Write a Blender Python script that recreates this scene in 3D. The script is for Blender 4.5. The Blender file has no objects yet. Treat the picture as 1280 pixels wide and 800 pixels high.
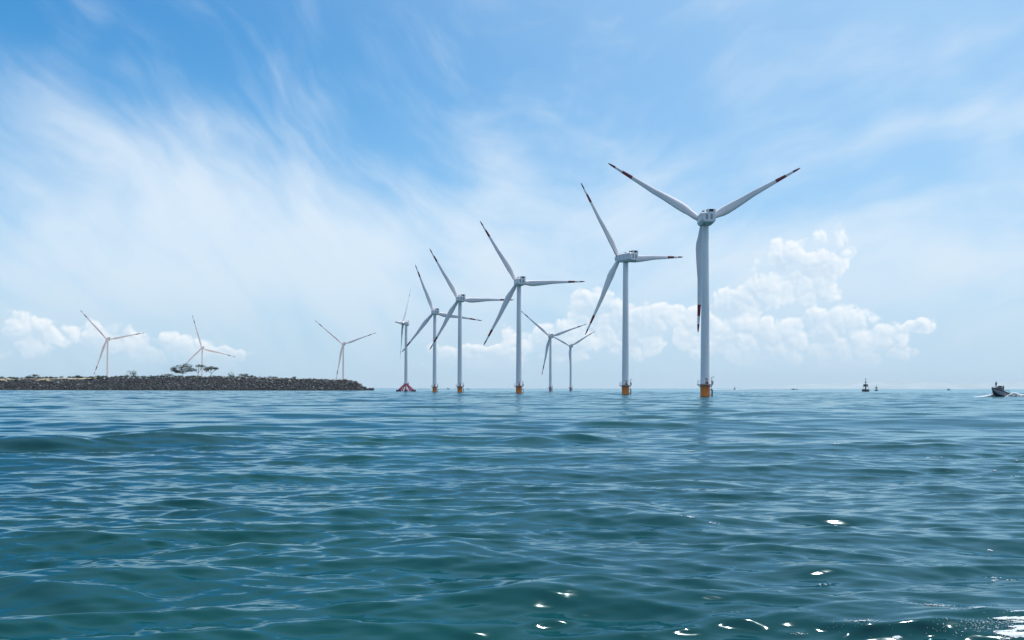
import bpy, bmesh, math, random
import numpy as np
from mathutils import Vector, Matrix, Euler

R = math.radians
SC = bpy.context.scene
COL = SC.collection
F_PX, CX, CAM_Z = 1250.0, 640.0, 3.0        # focal length and centre column of the 1280 px wide view, eye height in m

# ------------------------------------------------------------------ camera
cam_d = bpy.data.cameras.new('camera')
cam_d.sensor_width = 36.0
cam_d.lens = 36.0 * F_PX / 1280.0
cam_d.shift_y = 85.0 / 1280.0
cam_d.clip_start = 0.1
cam_d.clip_end = 60000.0
cam = bpy.data.objects.new('camera', cam_d)
COL.objects.link(cam)
cam.location = (0, 0, CAM_Z)
cam.rotation_euler = (Matrix.Rotation(R(90), 3, 'X') @ Matrix.Rotation(R(0.1), 3, 'Z')).to_euler()
SC.camera = cam

# ------------------------------------------------------------------ light and exposure
SUN_AZ, SUN_EL = R(60.0), R(74.0)          # ahead and to the right, high
SKY_STRENGTH = 0.10
SC.view_settings.view_transform = 'Standard'
SC.view_settings.look = 'None'
SC.view_settings.exposure = 0.15
SC.view_settings.gamma = 1.0
SC.view_settings.use_curve_mapping = False
SC.render.engine = 'CYCLES'
SC.cycles.use_denoising = True
SC.cycles.volume_bounces = 0
SC.cycles.max_bounces = 6
SC.cycles.caustics_reflective = False
SC.cycles.caustics_refractive = False

sun_d = bpy.data.lights.new('sun', 'SUN')
sun_d.energy = 3.6
sun_d.angle = R(0.53)
sun_d.color = (1.0, 0.95, 0.88)
sun = bpy.data.objects.new('sun', sun_d)
COL.objects.link(sun)
to_sun = Vector((math.sin(SUN_AZ) * math.cos(SUN_EL), math.cos(SUN_AZ) * math.cos(SUN_EL), math.sin(SUN_EL)))
sun.rotation_euler = to_sun.to_track_quat('Z', 'Y').to_euler()


class Nodes:
    """small helper that writes node trees as expressions"""
    def __init__(self, tree):
        self.t = tree

    def n(self, kind, ins=None, **props):
        nd = self.t.nodes.new(kind)
        for k, v in props.items():
            setattr(nd, k, v)
        for k, v in (ins or {}).items():
            self.put(nd.inputs[k], v)
        return nd

    def put(self, sock, v):
        if isinstance(v, bpy.types.NodeSocket):
            self.t.links.new(v, sock)
        elif v is not None:
            sock.default_value = v

    def m(self, op, a, b=None, c=None, clamp=False):
        nd = self.t.nodes.new('ShaderNodeMath')
        nd.operation = op
        nd.use_clamp = clamp
        for s, v in zip(nd.inputs, (a, b, c)):
            self.put(s, v)
        return nd.outputs[0]

    def add(self, *a):
        r = a[0]
        for v in a[1:]:
            r = self.m('ADD', r, v)
        return r

    def sub(self, a, b): return self.m('SUBTRACT', a, b)
    def mul(self, a, b): return self.m('MULTIPLY', a, b)
    def mad(self, a, b, c): return self.m('MULTIPLY_ADD', a, b, c)
    def mx(self, a, b): return self.m('MAXIMUM', a, b)

    def smooth(self, v, lo, hi, a=0.0, b=1.0):
        nd = self.n('ShaderNodeMapRange', interpolation_type='SMOOTHSTEP')
        for i, s in enumerate((v, lo, hi, a, b)):
            self.put(nd.inputs[i], s)
        return nd.outputs[0]

    def vec(self, x, y, z=0.0):
        nd = self.n('ShaderNodeCombineXYZ')
        for s, v in zip(nd.inputs, (x, y, z)):
            self.put(s, v)
        return nd.outputs[0]

    def noise(self, vec, scale, detail=4.0, rough=0.5, dist=0.0, dim='3D', lac=2.0):
        nd = self.n('ShaderNodeTexNoise', noise_dimensions=dim)
        self.put(nd.inputs['Vector'], vec)
        self.put(nd.inputs['Scale'], scale)
        self.put(nd.inputs['Detail'], detail)
        self.put(nd.inputs['Roughness'], rough)
        self.put(nd.inputs['Distortion'], dist)
        self.put(nd.inputs['Lacunarity'], lac)
        return nd.outputs[0]

    def mix(self, f, a, b):
        nd = self.n('ShaderNodeMix', data_type='RGBA')
        self.put(nd.inputs[0], f)
        for s, v in ((nd.inputs[6], a), (nd.inputs[7], b)):
            self.put(s, (v[0], v[1], v[2], 1.0) if isinstance(v, tuple) else v)
        return nd.outputs[2]


def srgb(r, g, b):
    f = lambda c: c / 12.92 if c <= 0.04045 else ((c + 0.055) / 1.055) ** 2.4
    return tuple(f(c / 255.0) for c in (r, g, b))


def sky_px(x, y):
    """a point of the sky as (azimuth, elevation), both times the focal length"""
    az = math.atan((x - CX) / F_PX)
    return az * F_PX, math.atan((485.0 - y) / F_PX * math.cos(az)) * F_PX


# ------------------------------------------------------------------ sky (world)
world = bpy.data.worlds.new('World')
SC.world = world
world.use_nodes = True
world.cycles.sampling_method = 'MANUAL'
world.cycles.sample_map_resolution = 512
wt = world.node_tree
wt.nodes.clear()
W = Nodes(wt)
sky = W.n('ShaderNodeTexSky', sky_type='NISHITA', sun_disc=False, sun_elevation=SUN_EL, sun_rotation=SUN_AZ,
          altitude=0.0, air_density=1.0, dust_density=1.2, ozone_density=2.2)
geo = W.n('ShaderNodeTexCoord')
sep = W.n('ShaderNodeSeparateXYZ', {0: geo.outputs['Generated']})
dx, dy, dz = sep.outputs
AZ = W.mul(W.m('ARCTAN2', dx, dy), F_PX)
EL = W.mul(W.m('ARCSINE', dz), F_PX)
ELc = W.mx(EL, 0.0)


def gauss(x, y, sx, sy, w, tilt=0.0):
    a0, e0 = sky_px(x, y)
    u, v = W.sub(AZ, a0), W.sub(EL, e0)
    if tilt:
        c, s = math.cos(R(tilt)), math.sin(R(tilt))
        u, v = W.mad(v, s, W.mul(u, c)), W.mad(u, -s, W.mul(v, c))
    u, v = W.mul(u, 1 / sx), W.mul(v, 1 / sy)
    return W.mul(W.m('EXPONENT', W.mul(W.mad(u, u, W.mul(v, v)), -0.5)), w)


K = 1.0 / SKY_STRENGTH


def lin(r, g, b):
    return tuple(c * K for c in srgb(r, g, b))


# blue of the clear air, paler round the sun
blue = W.n('ShaderNodeVectorMath', {0: sky.outputs[0], 1: (0.22, 0.92, 1.32)}, operation='MULTIPLY').outputs[0]
sdot = W.n('ShaderNodeVectorMath', {0: geo.outputs['Generated'], 1: tuple(to_sun)}, operation='DOT_PRODUCT').outputs['Value']
blue = W.mix(W.smooth(sdot, 0.28, 0.80, 0.0, 0.80), blue, lin(186, 217, 244))
blue = W.mix(W.smooth(EL, 470.0, 120.0, 0.0, 0.60), blue, lin(166, 206, 240))
blue = W.mix(W.smooth(AZ, -380.0, 520.0, 0.0, 0.42), blue, lin(178, 213, 243))      # thin even veil towards the sun

# cirrus: streaks whose run turns from falling (left) to rising (right)
P0 = W.vec(AZ, EL)
warp = W.n('ShaderNodeTexNoise', {'Vector': P0, 'Scale': 0.006, 'Detail': 3.0}, noise_dimensions='2D')
wsep = W.n('ShaderNodeSeparateXYZ', {0: warp.outputs['Color']})
wa = W.mad(W.sub(wsep.outputs[0], 0.5), 90.0, AZ)
we = W.mad(W.sub(wsep.outputs[1], 0.5), 60.0, EL)
ang = W.smooth(AZ, -420.0, 330.0, R(-38.0), R(14.0))
ca, sa = W.m('COSINE', ang), W.m('SINE', ang)
along = W.mad(wa, ca, W.mul(we, sa))
across = W.sub(W.mul(we, ca), W.mul(wa, sa))
st1 = W.noise(W.vec(W.mul(along, 0.0060), W.mul(across, 0.019)), 1.0, 5.0, 0.52, 0.15, '2D')
st2 = W.noise(W.vec(W.mul(along, 0.014), W.mul(across, 0.055)), 1.0, 4.0, 0.5, 0.2, '2D')
big = W.noise(P0, 0.0085, 4.0, 0.5, 0.0, '2D')
streak = W.mad(st2, 0.20, W.mad(big, 0.50, W.mul(st1, 0.73)))
place = W.add(gauss(120, 265, 210, 80, 0.46, -8), gauss(330, 215, 110, 60, 0.34), gauss(130, 165, 75, 22, 0.38, -42),
              gauss(200, 110, 90, 13, 0.26, -42), gauss(650, 190, 70, 55, 0.26), gauss(700, 285, 70, 40, 0.28),
              gauss(1190, 152, 170, 20, 0.42, 6), gauss(1075, 72, 110, 22, 0.28, 6), gauss(1160, 318, 190, 45, 0.46, 10),
              gauss(815, 240, 60, 45, 0.30), gauss(450, 320, 300, 70, 0.52),
              W.smooth(AZ, -300.0, 450.0, 0.0, 0.10),
              W.mul(W.smooth(W.m('ABSOLUTE', AZ), 640.0, 1000.0), 0.15))
low = W.smooth(EL, 270.0, 60.0, 0.0, 0.66)
cirrus = W.smooth(W.mad(W.add(place, low), 0.95, W.mul(W.sub(streak, 0.72), 1.15)), -0.08, 1.25)
cirrus = W.mul(cirrus, 0.86)
veil_col = W.mix(W.smooth(EL, 0.0, 220.0), lin(199, 218, 232), lin(219, 232, 243))
c1 = W.mix(cirrus, blue, veil_col)
# pale air above the horizon
c1 = W.mix(W.smooth(EL, 120.0, -10.0, 0.0, 0.75), c1, lin(190, 214, 231))

# cumulus banks low over the sea
BLOBS = [(1008, 340, 52, 40), (1035, 325, 34, 34), (985, 322, 26, 24), (958, 372, 40, 30), (918, 378, 28, 22), (1030, 420, 85, 36),
         (945, 425, 75, 34), (1090, 438, 42, 16), (1148, 408, 22, 8), (868, 420, 45, 32), (795, 415, 60, 34), (742, 392, 34, 28),
         (700, 425, 70, 30), (600, 445, 80, 16), (30, 425, 70, 22), (125, 428, 65, 20), (200, 437, 60, 19),
         (262, 446, 50, 12), (-90, 425, 90, 25), (1400, 430, 90, 40)]


def cumulus(oa, oe):
    a, e = W.add(AZ, oa), W.add(EL, oe)
    p = W.vec(a, e)
    wn = W.n('ShaderNodeTexNoise', {'Vector': p, 'Scale': 0.035, 'Detail': 3.0}, noise_dimensions='2D')
    ws = W.n('ShaderNodeSeparateXYZ', {0: wn.outputs['Color']})
    a2, e2 = W.mad(W.sub(ws.outputs[0], 0.5), 20.0, a), W.mad(W.sub(ws.outputs[1], 0.5), 20.0, e)
    env = None
    for (x, y, sx, sy) in BLOBS:
        a0, e0 = sky_px(x, y)
        u, v = W.mul(W.sub(a2, a0), 1 / sx), W.mul(W.sub(e2, e0), 1 / sy)
        b = W.sub(1.0, W.mad(u, u, W.mul(v, v)))
        env = b if env is None else W.m('SMOOTH_MAX', env, b, 0.25)
    env = W.mx(env, -1.6)
    far = W.sub(W.mul(W.noise(W.vec(W.mul(a, 0.006), 0.0), 1.0, 3.0, 0.5, 0.0, '2D'), 2.4), 0.9)      # banks outside the view
    fe = W.mul(W.sub(e2, 45.0), 1 / 45.0)
    far = W.sub(far, W.mul(fe, fe))
    env = W.mx(env, W.mad(W.smooth(W.m('ABSOLUTE', AZ), 700.0, 850.0), 3.0, W.sub(far, 3.0)))
    q = W.vec(a2, e2)
    v1 = W.n('ShaderNodeTexVoronoi', {'Vector': q, 'Scale': 0.042}, voronoi_dimensions='2D', feature='F1').outputs[0]
    v2 = W.n('ShaderNodeTexVoronoi', {'Vector': q, 'Scale': 0.115}, voronoi_dimensions='2D', feature='F1').outputs[0]
    big_n = W.noise(p, 0.016, 4.0, 0.5, 0.0, '2D')
    core = W.add(env, W.mul(W.sub(big_n, 0.5), 2.2))
    return core, W.add(core, W.mul(W.mul(v1, v1), -1.5), W.mul(W.mul(v2, v2), -0.45), 0.5)


core, d0 = cumulus(0.0, 0.0)
_, d1 = cumulus(2.5, 4.5)
dens = W.mul(W.smooth(d0, 0.0, 0.55), W.smooth(EL, 16.0, 60.0))
lit = W.add(W.mul(W.sub(d0, d1), 0.75), W.smooth(core, -0.2, 1.2, 0.80, 0.10))
lit = W.m('ADD', lit, 0.0, clamp=True)
cum_col = W.mix(lit, lin(196, 217, 234), lin(250, 251, 252))
c2 = W.mix(W.mul(dens, 0.68), c1, cum_col)
# below the horizon the world carries on as sea-blue air
c3 = W.mix(W.smooth(EL, 0.0, -25.0), c2, lin(110, 150, 172))
bg = W.n('ShaderNodeBackground', {'Color': c3, 'Strength': SKY_STRENGTH})
wo = W.n('ShaderNodeOutputWorld', {'Surface': bg.outputs[0]})

# ------------------------------------------------------------------ helpers
def y0(x):
    return 485.0 + (x - CX) * 0.00175


def at(x, d):
    """ground position seen at column x, d metres ahead"""
    return (x - CX) / F_PX * d, d


def tag(o, label=None, cat=None, group=None, kind=None):
    for k, v in (('label', label), ('category', cat), ('group', group), ('kind', kind)):
        if v:
            o[k] = v
    return o


def empty(name, loc, rz=0.0, scale=1.0):
    o = bpy.data.objects.new(name, None)
    COL.objects.link(o)
    o.location, o.rotation_euler, o.scale = loc, (0, 0, rz), (scale,) * 3
    o.empty_display_size = 0.5
    return o


def link_mesh(name, me, parent=None, mats=()):
    o = bpy.data.objects.new(name, me)
    COL.objects.link(o)
    o.parent = parent
    for m in mats:
        if not me.materials or m.name not in me.materials:
            me.materials.append(m)
    return o


def from_bm(name, bm, mats, parent=None, smooth=None):
    me = bpy.data.meshes.new(name)
    bmesh.ops.recalc_face_normals(bm, faces=bm.faces)
    bm.to_mesh(me)
    bm.free()
    if smooth is not None:
        me.shade_smooth()
        if smooth < 180:
            me.set_sharp_from_angle(angle=R(smooth))
    mats = mats if isinstance(mats, (list, tuple)) else [mats]
    return link_mesh(name, me, parent, mats)


def mesh_np(name, verts, faces, mats, smooth=True):
    """fast mesh from numpy arrays; all faces have the same corner count"""
    me = bpy.data.meshes.new(name)
    verts = np.ascontiguousarray(verts, dtype=np.float32)
    faces = np.ascontiguousarray(faces, dtype=np.int32)
    n, k = faces.shape
    me.vertices.add(len(verts))
    me.vertices.foreach_set('co', verts.ravel())
    me.loops.add(n * k)
    me.loops.foreach_set('vertex_index', faces.ravel())
    me.polygons.add(n)
    me.polygons.foreach_set('loop_start', np.arange(0, n * k, k, dtype=np.int32))
    me.polygons.foreach_set('loop_total', np.full(n, k, dtype=np.int32))
    me.update(calc_edges=True)
    if smooth:
        me.polygons.foreach_set('use_smooth', np.ones(n, dtype=bool))
    for m in (mats if isinstance(mats, (list, tuple)) else [mats]):
        me.materials.append(m)
    return me


def box(bm, c, s, rz=0.0, bev=0.0, mat=0):
    before = set(bm.faces)
    r = bmesh.ops.create_cube(bm, size=1.0)
    bmesh.ops.scale(bm, vec=s, verts=r['verts'])
    if rz:
        bmesh.ops.rotate(bm, cent=(0, 0, 0), matrix=Matrix.Rotation(rz, 3, 'Z'), verts=r['verts'])
    bmesh.ops.translate(bm, vec=c, verts=r['verts'])
    if bev:
        ed = list({e for v in r['verts'] for e in v.link_edges})
        bmesh.ops.bevel(bm, geom=ed, offset=bev, segments=2, affect='EDGES', profile=0.6)
    for f in bm.faces:
        if f not in before:
            f.material_index = mat


def tube(bm, a, b, r0, r1=None, seg=8, caps=True):
    a, b = Vector(a), Vector(b)
    d = b - a
    if d.length < 1e-6:
        return
    m = Matrix.Translation((a + b) / 2) @ d.to_track_quat('Z', 'Y').to_matrix().to_4x4()
    bmesh.ops.create_cone(bm, cap_ends=caps, segments=seg, radius1=r0, radius2=r0 if r1 is None else r1,
                          depth=d.length, matrix=m)


def lathe(bm, prof, seg=32, cap=True):
    rings = []
    for (r, z) in prof:
        rings.append([bm.verts.new((r * math.cos(2 * math.pi * k / seg), r * math.sin(2 * math.pi * k / seg), z)) for k in range(seg)])
    for a, b in zip(rings, rings[1:]):
        for k in range(seg):
            bm.faces.new((a[k], a[(k + 1) % seg], b[(k + 1) % seg], b[k]))
    if cap:
        bm.faces.new(rings[0][::-1])
        bm.faces.new(rings[-1])


def ring(bm, rad, z, r=0.03, seg=20, a0=0.0, a1=2 * math.pi):
    pts = [(rad * math.cos(a0 + (a1 - a0) * k / seg), rad * math.sin(a0 + (a1 - a0) * k / seg), z) for k in range(seg + 1)]
    for p, q in zip(pts, pts[1:]):
        tube(bm, p, q, r, seg=5, caps=False)


def mat(name, col, rough=0.5, metal=0.0, spec=0.5, var=0.0, scale=1.0, detail=5.0, bump=0.0, bscale=None, stretch=(1, 1, 1)):
    m = bpy.data.materials.new(name)
    m.use_nodes = True
    t = m.node_tree
    b = t.nodes['Principled BSDF']
    N = Nodes(t)
    b.inputs['Roughness'].default_value = rough
    b.inputs['Metallic'].default_value = metal
    b.inputs['Specular IOR Level'].default_value = spec
    tc = N.n('ShaderNodeTexCoord')
    mp = N.n('ShaderNodeMapping', {'Vector': tc.outputs['Object'], 'Scale': stretch})
    if var:
        f = N.noise(mp.outputs[0], scale, detail, 0.6)
        f = N.smooth(f, 0.3, 0.7)
        lo = tuple(c * (1 - var) for c in col)
        hi = tuple(min(1, c * (1 + var)) for c in col)
        N.put(b.inputs['Base Color'], N.mix(f, lo, hi))
        N.put(b.inputs['Roughness'], N.mad(f, 0.12, max(0.05, rough - 0.06)))
    else:
        b.inputs['Base Color'].default_value = (*col, 1)
    if bump:
        bn = N.n('ShaderNodeBump', {'Strength': bump, 'Distance': 0.1, 'Height': N.noise(mp.outputs[0], bscale or scale, 6.0, 0.6)})
        N.put(b.inputs['Normal'], bn.outputs[0])
    return m


# ------------------------------------------------------------------ sea
rng = np.random.default_rng(11)
COMPS = []                                     # wavelength, direction x, y, amplitude, phase


def waves(n, l0, l1, slope, spread, mean):
    for k in range(n):
        lam = l0 * (l1 / l0) ** ((k + rng.random()) / n)
        th = R(mean) + rng.normal() * R(spread)
        COMPS.append((lam, math.sin(th), -math.cos(th), slope * lam / (2 * math.pi) * (0.6 + 0.8 * rng.random()), rng.random() * 2 * math.pi))


waves(5, 18.0, 36.0, 0.018, 12, 4)
waves(18, 5.0, 15.0, 0.019, 17, 0)
waves(18, 2.0, 5.0, 0.020, 18, 0)
waves(20, 1.0, 2.0, 0.019, 15, 7)
waves(20, 1.0, 2.0, 0.018, 15, -7)
waves(24, 0.5, 1.0, 0.019, 17, 8)
waves(24, 0.5, 1.0, 0.018, 17, -8)
waves(30, 0.24, 0.5, 0.014, 22, 0)
# single crests that stand out of the sea: column and row in the photograph, half length px, half depth m, height m, turn
RIDGES = []
for (cx_, cy_, hl, hd, hh, tn) in ((668, 555, 42, 1.2, 0.44, 3), (728, 553, 42, 1.1, 0.38, -3), (90, 533, 70, 1.7, 0.36, 2), (255, 536, 80, 1.7, 0.40, 3), (430, 533, 60, 1.7, 0.34, -2),
                                   (30, 562, 70, 1.5, 0.36, -3), (200, 558, 60, 1.3, 0.28, 3), (800, 524, 60, 1.8, 0.34, -3), (880, 527, 45, 1.6, 0.26, 3),
                                   (455, 655, 75, 0.9, 0.20, 6), (290, 662, 55, 0.8, 0.15, 3), (760, 662, 130, 1.3, 0.30, -4), (960, 572, 70, 1.2, 0.24, -4),
                                   (100, 612, 80, 1.1, 0.24, 2), (640, 592, 70, 1.2, 0.22, 2), (90, 745, 120, 0.8, 0.19, 7), (560, 705, 70, 0.8, 0.15, 5),
                                   (1010, 720, 110, 0.9, 0.16, -8), (880, 605, 90, 1.1, 0.20, -4), (1180, 610, 90, 1.2, 0.2, -6), (700, 755, 110, 0.8, 0.16, -3)):
    dd_ = CAM_Z * F_PX / (cy_ - 485.0)
    RIDGES.append(((cx_ - CX) / F_PX * dd_, dd_, hl / F_PX * dd_ * 0.75, hd * 0.72, hh * 1.2, tn))


def sea_at(x, y, step=None):
    """displaced sea surface over flat points (x, y); returns x, y, z"""
    x = np.asarray(x, dtype=np.float32)
    y = np.asarray(y, dtype=np.float32)
    X, Y, Z = x.copy(), y.copy(), np.zeros_like(x)
    lean = np.zeros_like(x)                   # short waves lean forward: steep towards us, gentle behind
    patch = 0.5 + 0.5 * np.sin(x * 0.11 + 1.2 + 0.8 * np.sin(y * 0.07)) * np.sin(y * 0.083 + 0.6 + 0.9 * np.sin(x * 0.05))
    for lam, ux, uy, amp, ph in COMPS:
        if step is not None:
            w = np.clip((lam / step - 2.5) / 2.5, 0, 1)
            rows = np.nonzero(w > 0)[0]
            if len(rows) == 0:
                continue
            sl = slice(rows[0], rows[-1] + 1)
            a = (amp * w[sl])[:, None].astype(np.float32)
        else:
            sl, a = slice(None), np.float32(amp)
        if lam < 5.0:
            a = a * (0.62 + 0.75 * patch[sl])
        k = 2 * math.pi / lam
        phs = (k * ux) * x[sl] + (k * uy) * y[sl] + ph
        s, c = np.sin(phs), np.cos(phs)
        Z[sl] += a * c
        if lam < 16.0:
            lean[sl] += a * c
        q = np.float32(0.7 if lam > 0.5 else 0.4)
        X[sl] -= (q * ux) * a * s
        Y[sl] -= (q * uy) * a * s
    for rx, ry, hx, hy, h, turn in RIDGES:
        c, s = math.cos(R(turn)), math.sin(R(turn))
        u = ((x - rx) * c + (y - ry) * s) / hx
        v = (-(x - rx) * s + (y - ry) * c + 0.25 * hy * np.sin(x * 2.2 / hx + ry)) / hy
        Z += (h * np.exp(-0.5 * u * u) * (np.exp(-0.5 * np.where(v < 0, v * 1.25, v * 0.75) ** 2) - 0.25 * np.exp(-0.12 * v * v))).astype(np.float32)
    Y -= np.float32(0.75) * lean
    return X, Y, Z


radii = [1.2]
while radii[-1] < 12500.0:
    r = radii[-1]
    radii.append(r * 1.02 if r < 8 or r > 800 else r + min(1.2, r * 0.0033 if r < 60 else r * 0.0050))
radii = np.array(radii)
steps = np.gradient(radii)
angs = np.concatenate([np.linspace(-math.pi, -R(38), 70, endpoint=False), np.linspace(-R(38), R(38), 820, endpoint=False),
                       np.linspace(R(38), math.pi, 70, endpoint=False)])
gx = np.outer(radii, np.sin(angs)).astype(np.float32)
gy = np.outer(radii, np.cos(angs)).astype(np.float32)
sx_, sy_, sz_ = sea_at(gx, gy, np.maximum(steps, radii * R(76) / 820 * 0.6))
nr, na = gx.shape
verts = np.stack([sx_, sy_, sz_], -1).reshape(-1, 3)
ii, jj = np.meshgrid(np.arange(nr - 1), np.arange(na), indexing='ij')
j2 = (jj + 1) % na
faces = np.stack([ii * na + jj, (ii + 1) * na + jj, (ii + 1) * na + j2, ii * na + j2], -1).reshape(-1, 4)[:, ::-1]

water = bpy.data.materials.new('sea_water')
water.use_nodes = True
N = Nodes(water.node_tree)
wb = water.node_tree.nodes['Principled BSDF']
tc = N.n('ShaderNodeTexCoord')
pos = N.n('ShaderNodeSeparateXYZ', {0: tc.outputs['Object']})
wp = N.n('ShaderNodeMapping', {'Vector': tc.outputs['Object'], 'Scale': (0.30, 1.0, 1.0), 'Rotation': (0, 0, R(4))})
r1 = N.noise(wp.outputs[0], 2.2, 3.0, 0.5, 0.4, '2D')
r2 = N.noise(wp.outputs[0], 0.45, 5.0, 0.55, 0.3, '2D')
patchy = N.smooth(N.noise(tc.outputs['Object'], 0.02, 3.0, 0.5, 0.0, '2D'), 0.3, 0.7)
dist = N.m('SQRT', N.mad(pos.outputs[0], pos.outputs[0], N.mul(pos.outputs[1], pos.outputs[1])))
hgt = N.add(N.mul(r1, N.mad(patchy, 0.016, 0.007)), N.mul(r2, 0.05))
bmp = N.n('ShaderNodeBump', {'Strength': 1.0, 'Distance': 1.0, 'Height': hgt})
# slopes of the ripples too far off for the mesh to carry
fine = N.n('ShaderNodeTexNoise', {'Vector': wp.outputs[0], 'Scale': 0.6, 'Detail': 3.0, 'Roughness': 0.55}, noise_dimensions='2D')
fs = N.n('ShaderNodeVectorMath', {0: fine.outputs['Color'], 1: (0.5, 0.5, 0.5)}, operation='SUBTRACT')
fm = N.n('ShaderNodeVectorMath', {0: fs.outputs[0], 1: (1.0, 1.0, 0.0)}, operation='MULTIPLY')
fk = N.n('ShaderNodeVectorMath', {0: fm.outputs[0]}, operation='SCALE')
N.put(fk.inputs['Scale'], N.smooth(dist, 40.0, 220.0, 0.0, 0.55))
fa = N.n('ShaderNodeVectorMath', {0: bmp.outputs[0], 1: fk.outputs[0]}, operation='ADD')
fn = N.n('ShaderNodeVectorMath', {0: fa.outputs[0]}, operation='NORMALIZE')
silt = N.smooth(N.noise(tc.outputs['Object'], 0.05, 4.0, 0.5, 0.0, '2D'), 0.35, 0.7)
body = N.n('ShaderNodeBsdfDiffuse', {'Color': N.mix(silt, (0.0006, 0.037, 0.042), (0.0006, 0.046, 0.045)), 'Normal': fn.outputs[0]})
shine = N.n('ShaderNodeBsdfGlossy', {'Color': (0.71, 0.92, 1.0, 1), 'Normal': fn.outputs[0]}, distribution='GGX')
N.put(shine.inputs['Roughness'], N.smooth(dist, 12.0, 350.0, 0.08, 0.13))     # waves too far off to tell apart
fres = N.n('ShaderNodeFresnel', {'IOR': 1.40, 'Normal': fn.outputs[0]})
both = N.n('ShaderNodeMixShader', {0: fres.outputs[0], 1: body.outputs[0], 2: shine.outputs[0]})
water.node_tree.nodes.remove(wb)
N.put(water.node_tree.nodes['Material Output'].inputs['Surface'], both.outputs[0])
sea = link_mesh('sea', mesh_np('sea', verts, faces, water))
tag(sea, 'teal blue sea with small choppy waves reaching to the horizon', 'sea', kind='structure')

# ------------------------------------------------------------------ materials
M_TOWER = mat('tower_paint', (0.85, 0.79, 0.80), 0.42, var=0.09, scale=0.35, stretch=(1, 1, 0.12))
M_BLADE = mat('blade_paint', (0.84, 0.76, 0.77), 0.38, var=0.07, scale=0.4, stretch=(1, 1, 0.2))
M_BAND = mat('blade_red_paint', (0.17, 0.008, 0.020), 0.45, var=0.15, scale=0.8)
M_NAC = mat('nacelle_shell', (0.88, 0.79, 0.79), 0.45, var=0.05, scale=0.6)
M_SEAM = mat('nacelle_panel_dark', (0.36, 0.32, 0.35), 0.6, var=0.1, scale=2.0)
M_VENT = mat('vent_black', (0.012, 0.012, 0.018), 0.6)
M_STEEL = mat('galvanised_steel', (0.46, 0.42, 0.43), 0.5, metal=0.3, var=0.15, scale=2.0)
M_DARK = mat('tarred_steel', (0.022, 0.026, 0.034), 0.6, var=0.3, scale=1.5)
M_RED = mat('jacket_red_paint', (0.36, 0.035, 0.085), 0.5, var=0.2, scale=0.6)
M_PINK = mat('faded_red_paint', (0.42, 0.20, 0.20), 0.55, var=0.2, scale=0.6)


def rust_orange():
    m = bpy.data.materials.new('foundation_orange')
    m.use_nodes = True
    N = Nodes(m.node_tree)
    b = m.node_tree.nodes['Principled BSDF']
    tc = N.n('ShaderNodeTexCoord')
    st = N.n('ShaderNodeMapping', {'Vector': tc.outputs['Object'], 'Scale': (1.6, 1.6, 0.16)})
    runs = N.smooth(N.noise(st.outputs[0], 1.1, 6.0, 0.65), 0.50, 0.72)
    spots = N.smooth(N.noise(tc.outputs['Object'], 1.4, 5.0, 0.6), 0.52, 0.72)
    c = N.mix(runs, (0.88, 0.215, 0.020), (0.58, 0.115, 0.012))
    c = N.mix(N.mul(spots, 0.45), c, (0.75, 0.25, 0.04))
    z = N.n('ShaderNodeSeparateXYZ', {0: tc.outputs['Object']}).outputs[2]
    growth = N.smooth(N.mad(N.noise(tc.outputs['Object'], 2.0, 4.0, 0.6), 0.9, z), 0.85, 0.5)      # weed and mussels at the tide line
    N.put(b.inputs['Base Color'], N.mix(growth, c, (0.035, 0.030, 0.020)))
    b.inputs['Roughness'].default_value = 0.6
    return m


M_ORANGE = rust_orange()

# ------------------------------------------------------------------ wind turbines
HUB = 61.4                                    # hub height of the full-size machine, m
BLADE_R = 40.0


def build_blade():
    bm = bmesh.new()
    st = [(0.0, 0.95, 1.0), (0.03, 0.95, 1.0), (0.07, 1.15, 0.80), (0.12, 1.65, 0.46), (0.17, 2.05, 0.33), (0.22, 2.15, 0.28), (0.30, 1.95, 0.24),
          (0.40, 1.62, 0.21), (0.50, 1.35, 0.20), (0.60, 1.12, 0.18), (0.68, 0.97, 0.17), (0.74, 0.87, 0.17), (0.845, 0.68, 0.16), (0.92, 0.54, 0.15),
          (0.965, 0.42, 0.15), (0.99, 0.22, 0.15), (1.0, 0.05, 0.2)]
    n = 14
    prev = None
    for f, hc, th in st:
        tw = R(16) * (1 - f) ** 2
        z = 1.0 + f * (BLADE_R - 1.0)
        off = -0.35 * max(0.0, hc - 0.95) if f < 0.5 else 0.0
        bend = -0.9 * f * f                    # the tip leans a little upwind
        rr = []
        for k in range(n):
            a = 2 * math.pi * k / n
            hc_ = hc * 0.76 if f > 0.1 else hc
            u, v = math.cos(a) * hc_, math.sin(a) * hc * th * (1.15 if math.cos(a) > 0 else 0.75)
            u -= off
            rr.append(bm.verts.new((u * math.cos(tw) - v * math.sin(tw), u * math.sin(tw) + v * math.cos(tw) - bend, z)))
        if prev:
            pf = (prev_f + f) / 2
            for k in range(n):
                fc = bm.faces.new((prev[k], prev[(k + 1) % n], rr[(k + 1) % n], rr[k]))
                fc.material_index = 1 if (0.74 < pf < 0.845 or pf > 0.92) else 0
        else:
            bm.faces.new(rr[::-1])
        prev, prev_f = rr, f
    bm.faces.new(prev)
    me = bpy.data.meshes.new('blade')
    bmesh.ops.recalc_face_normals(bm, faces=bm.faces)
    bm.to_mesh(me)
    bm.free()
    me.shade_smooth()
    me.materials.append(M_BLADE)
    me.materials.append(M_BAND)
    return me


def keep(o):
    """take a just-built object's mesh as a prototype"""
    me = o.data
    bpy.data.objects.remove(o)
    return me


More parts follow.
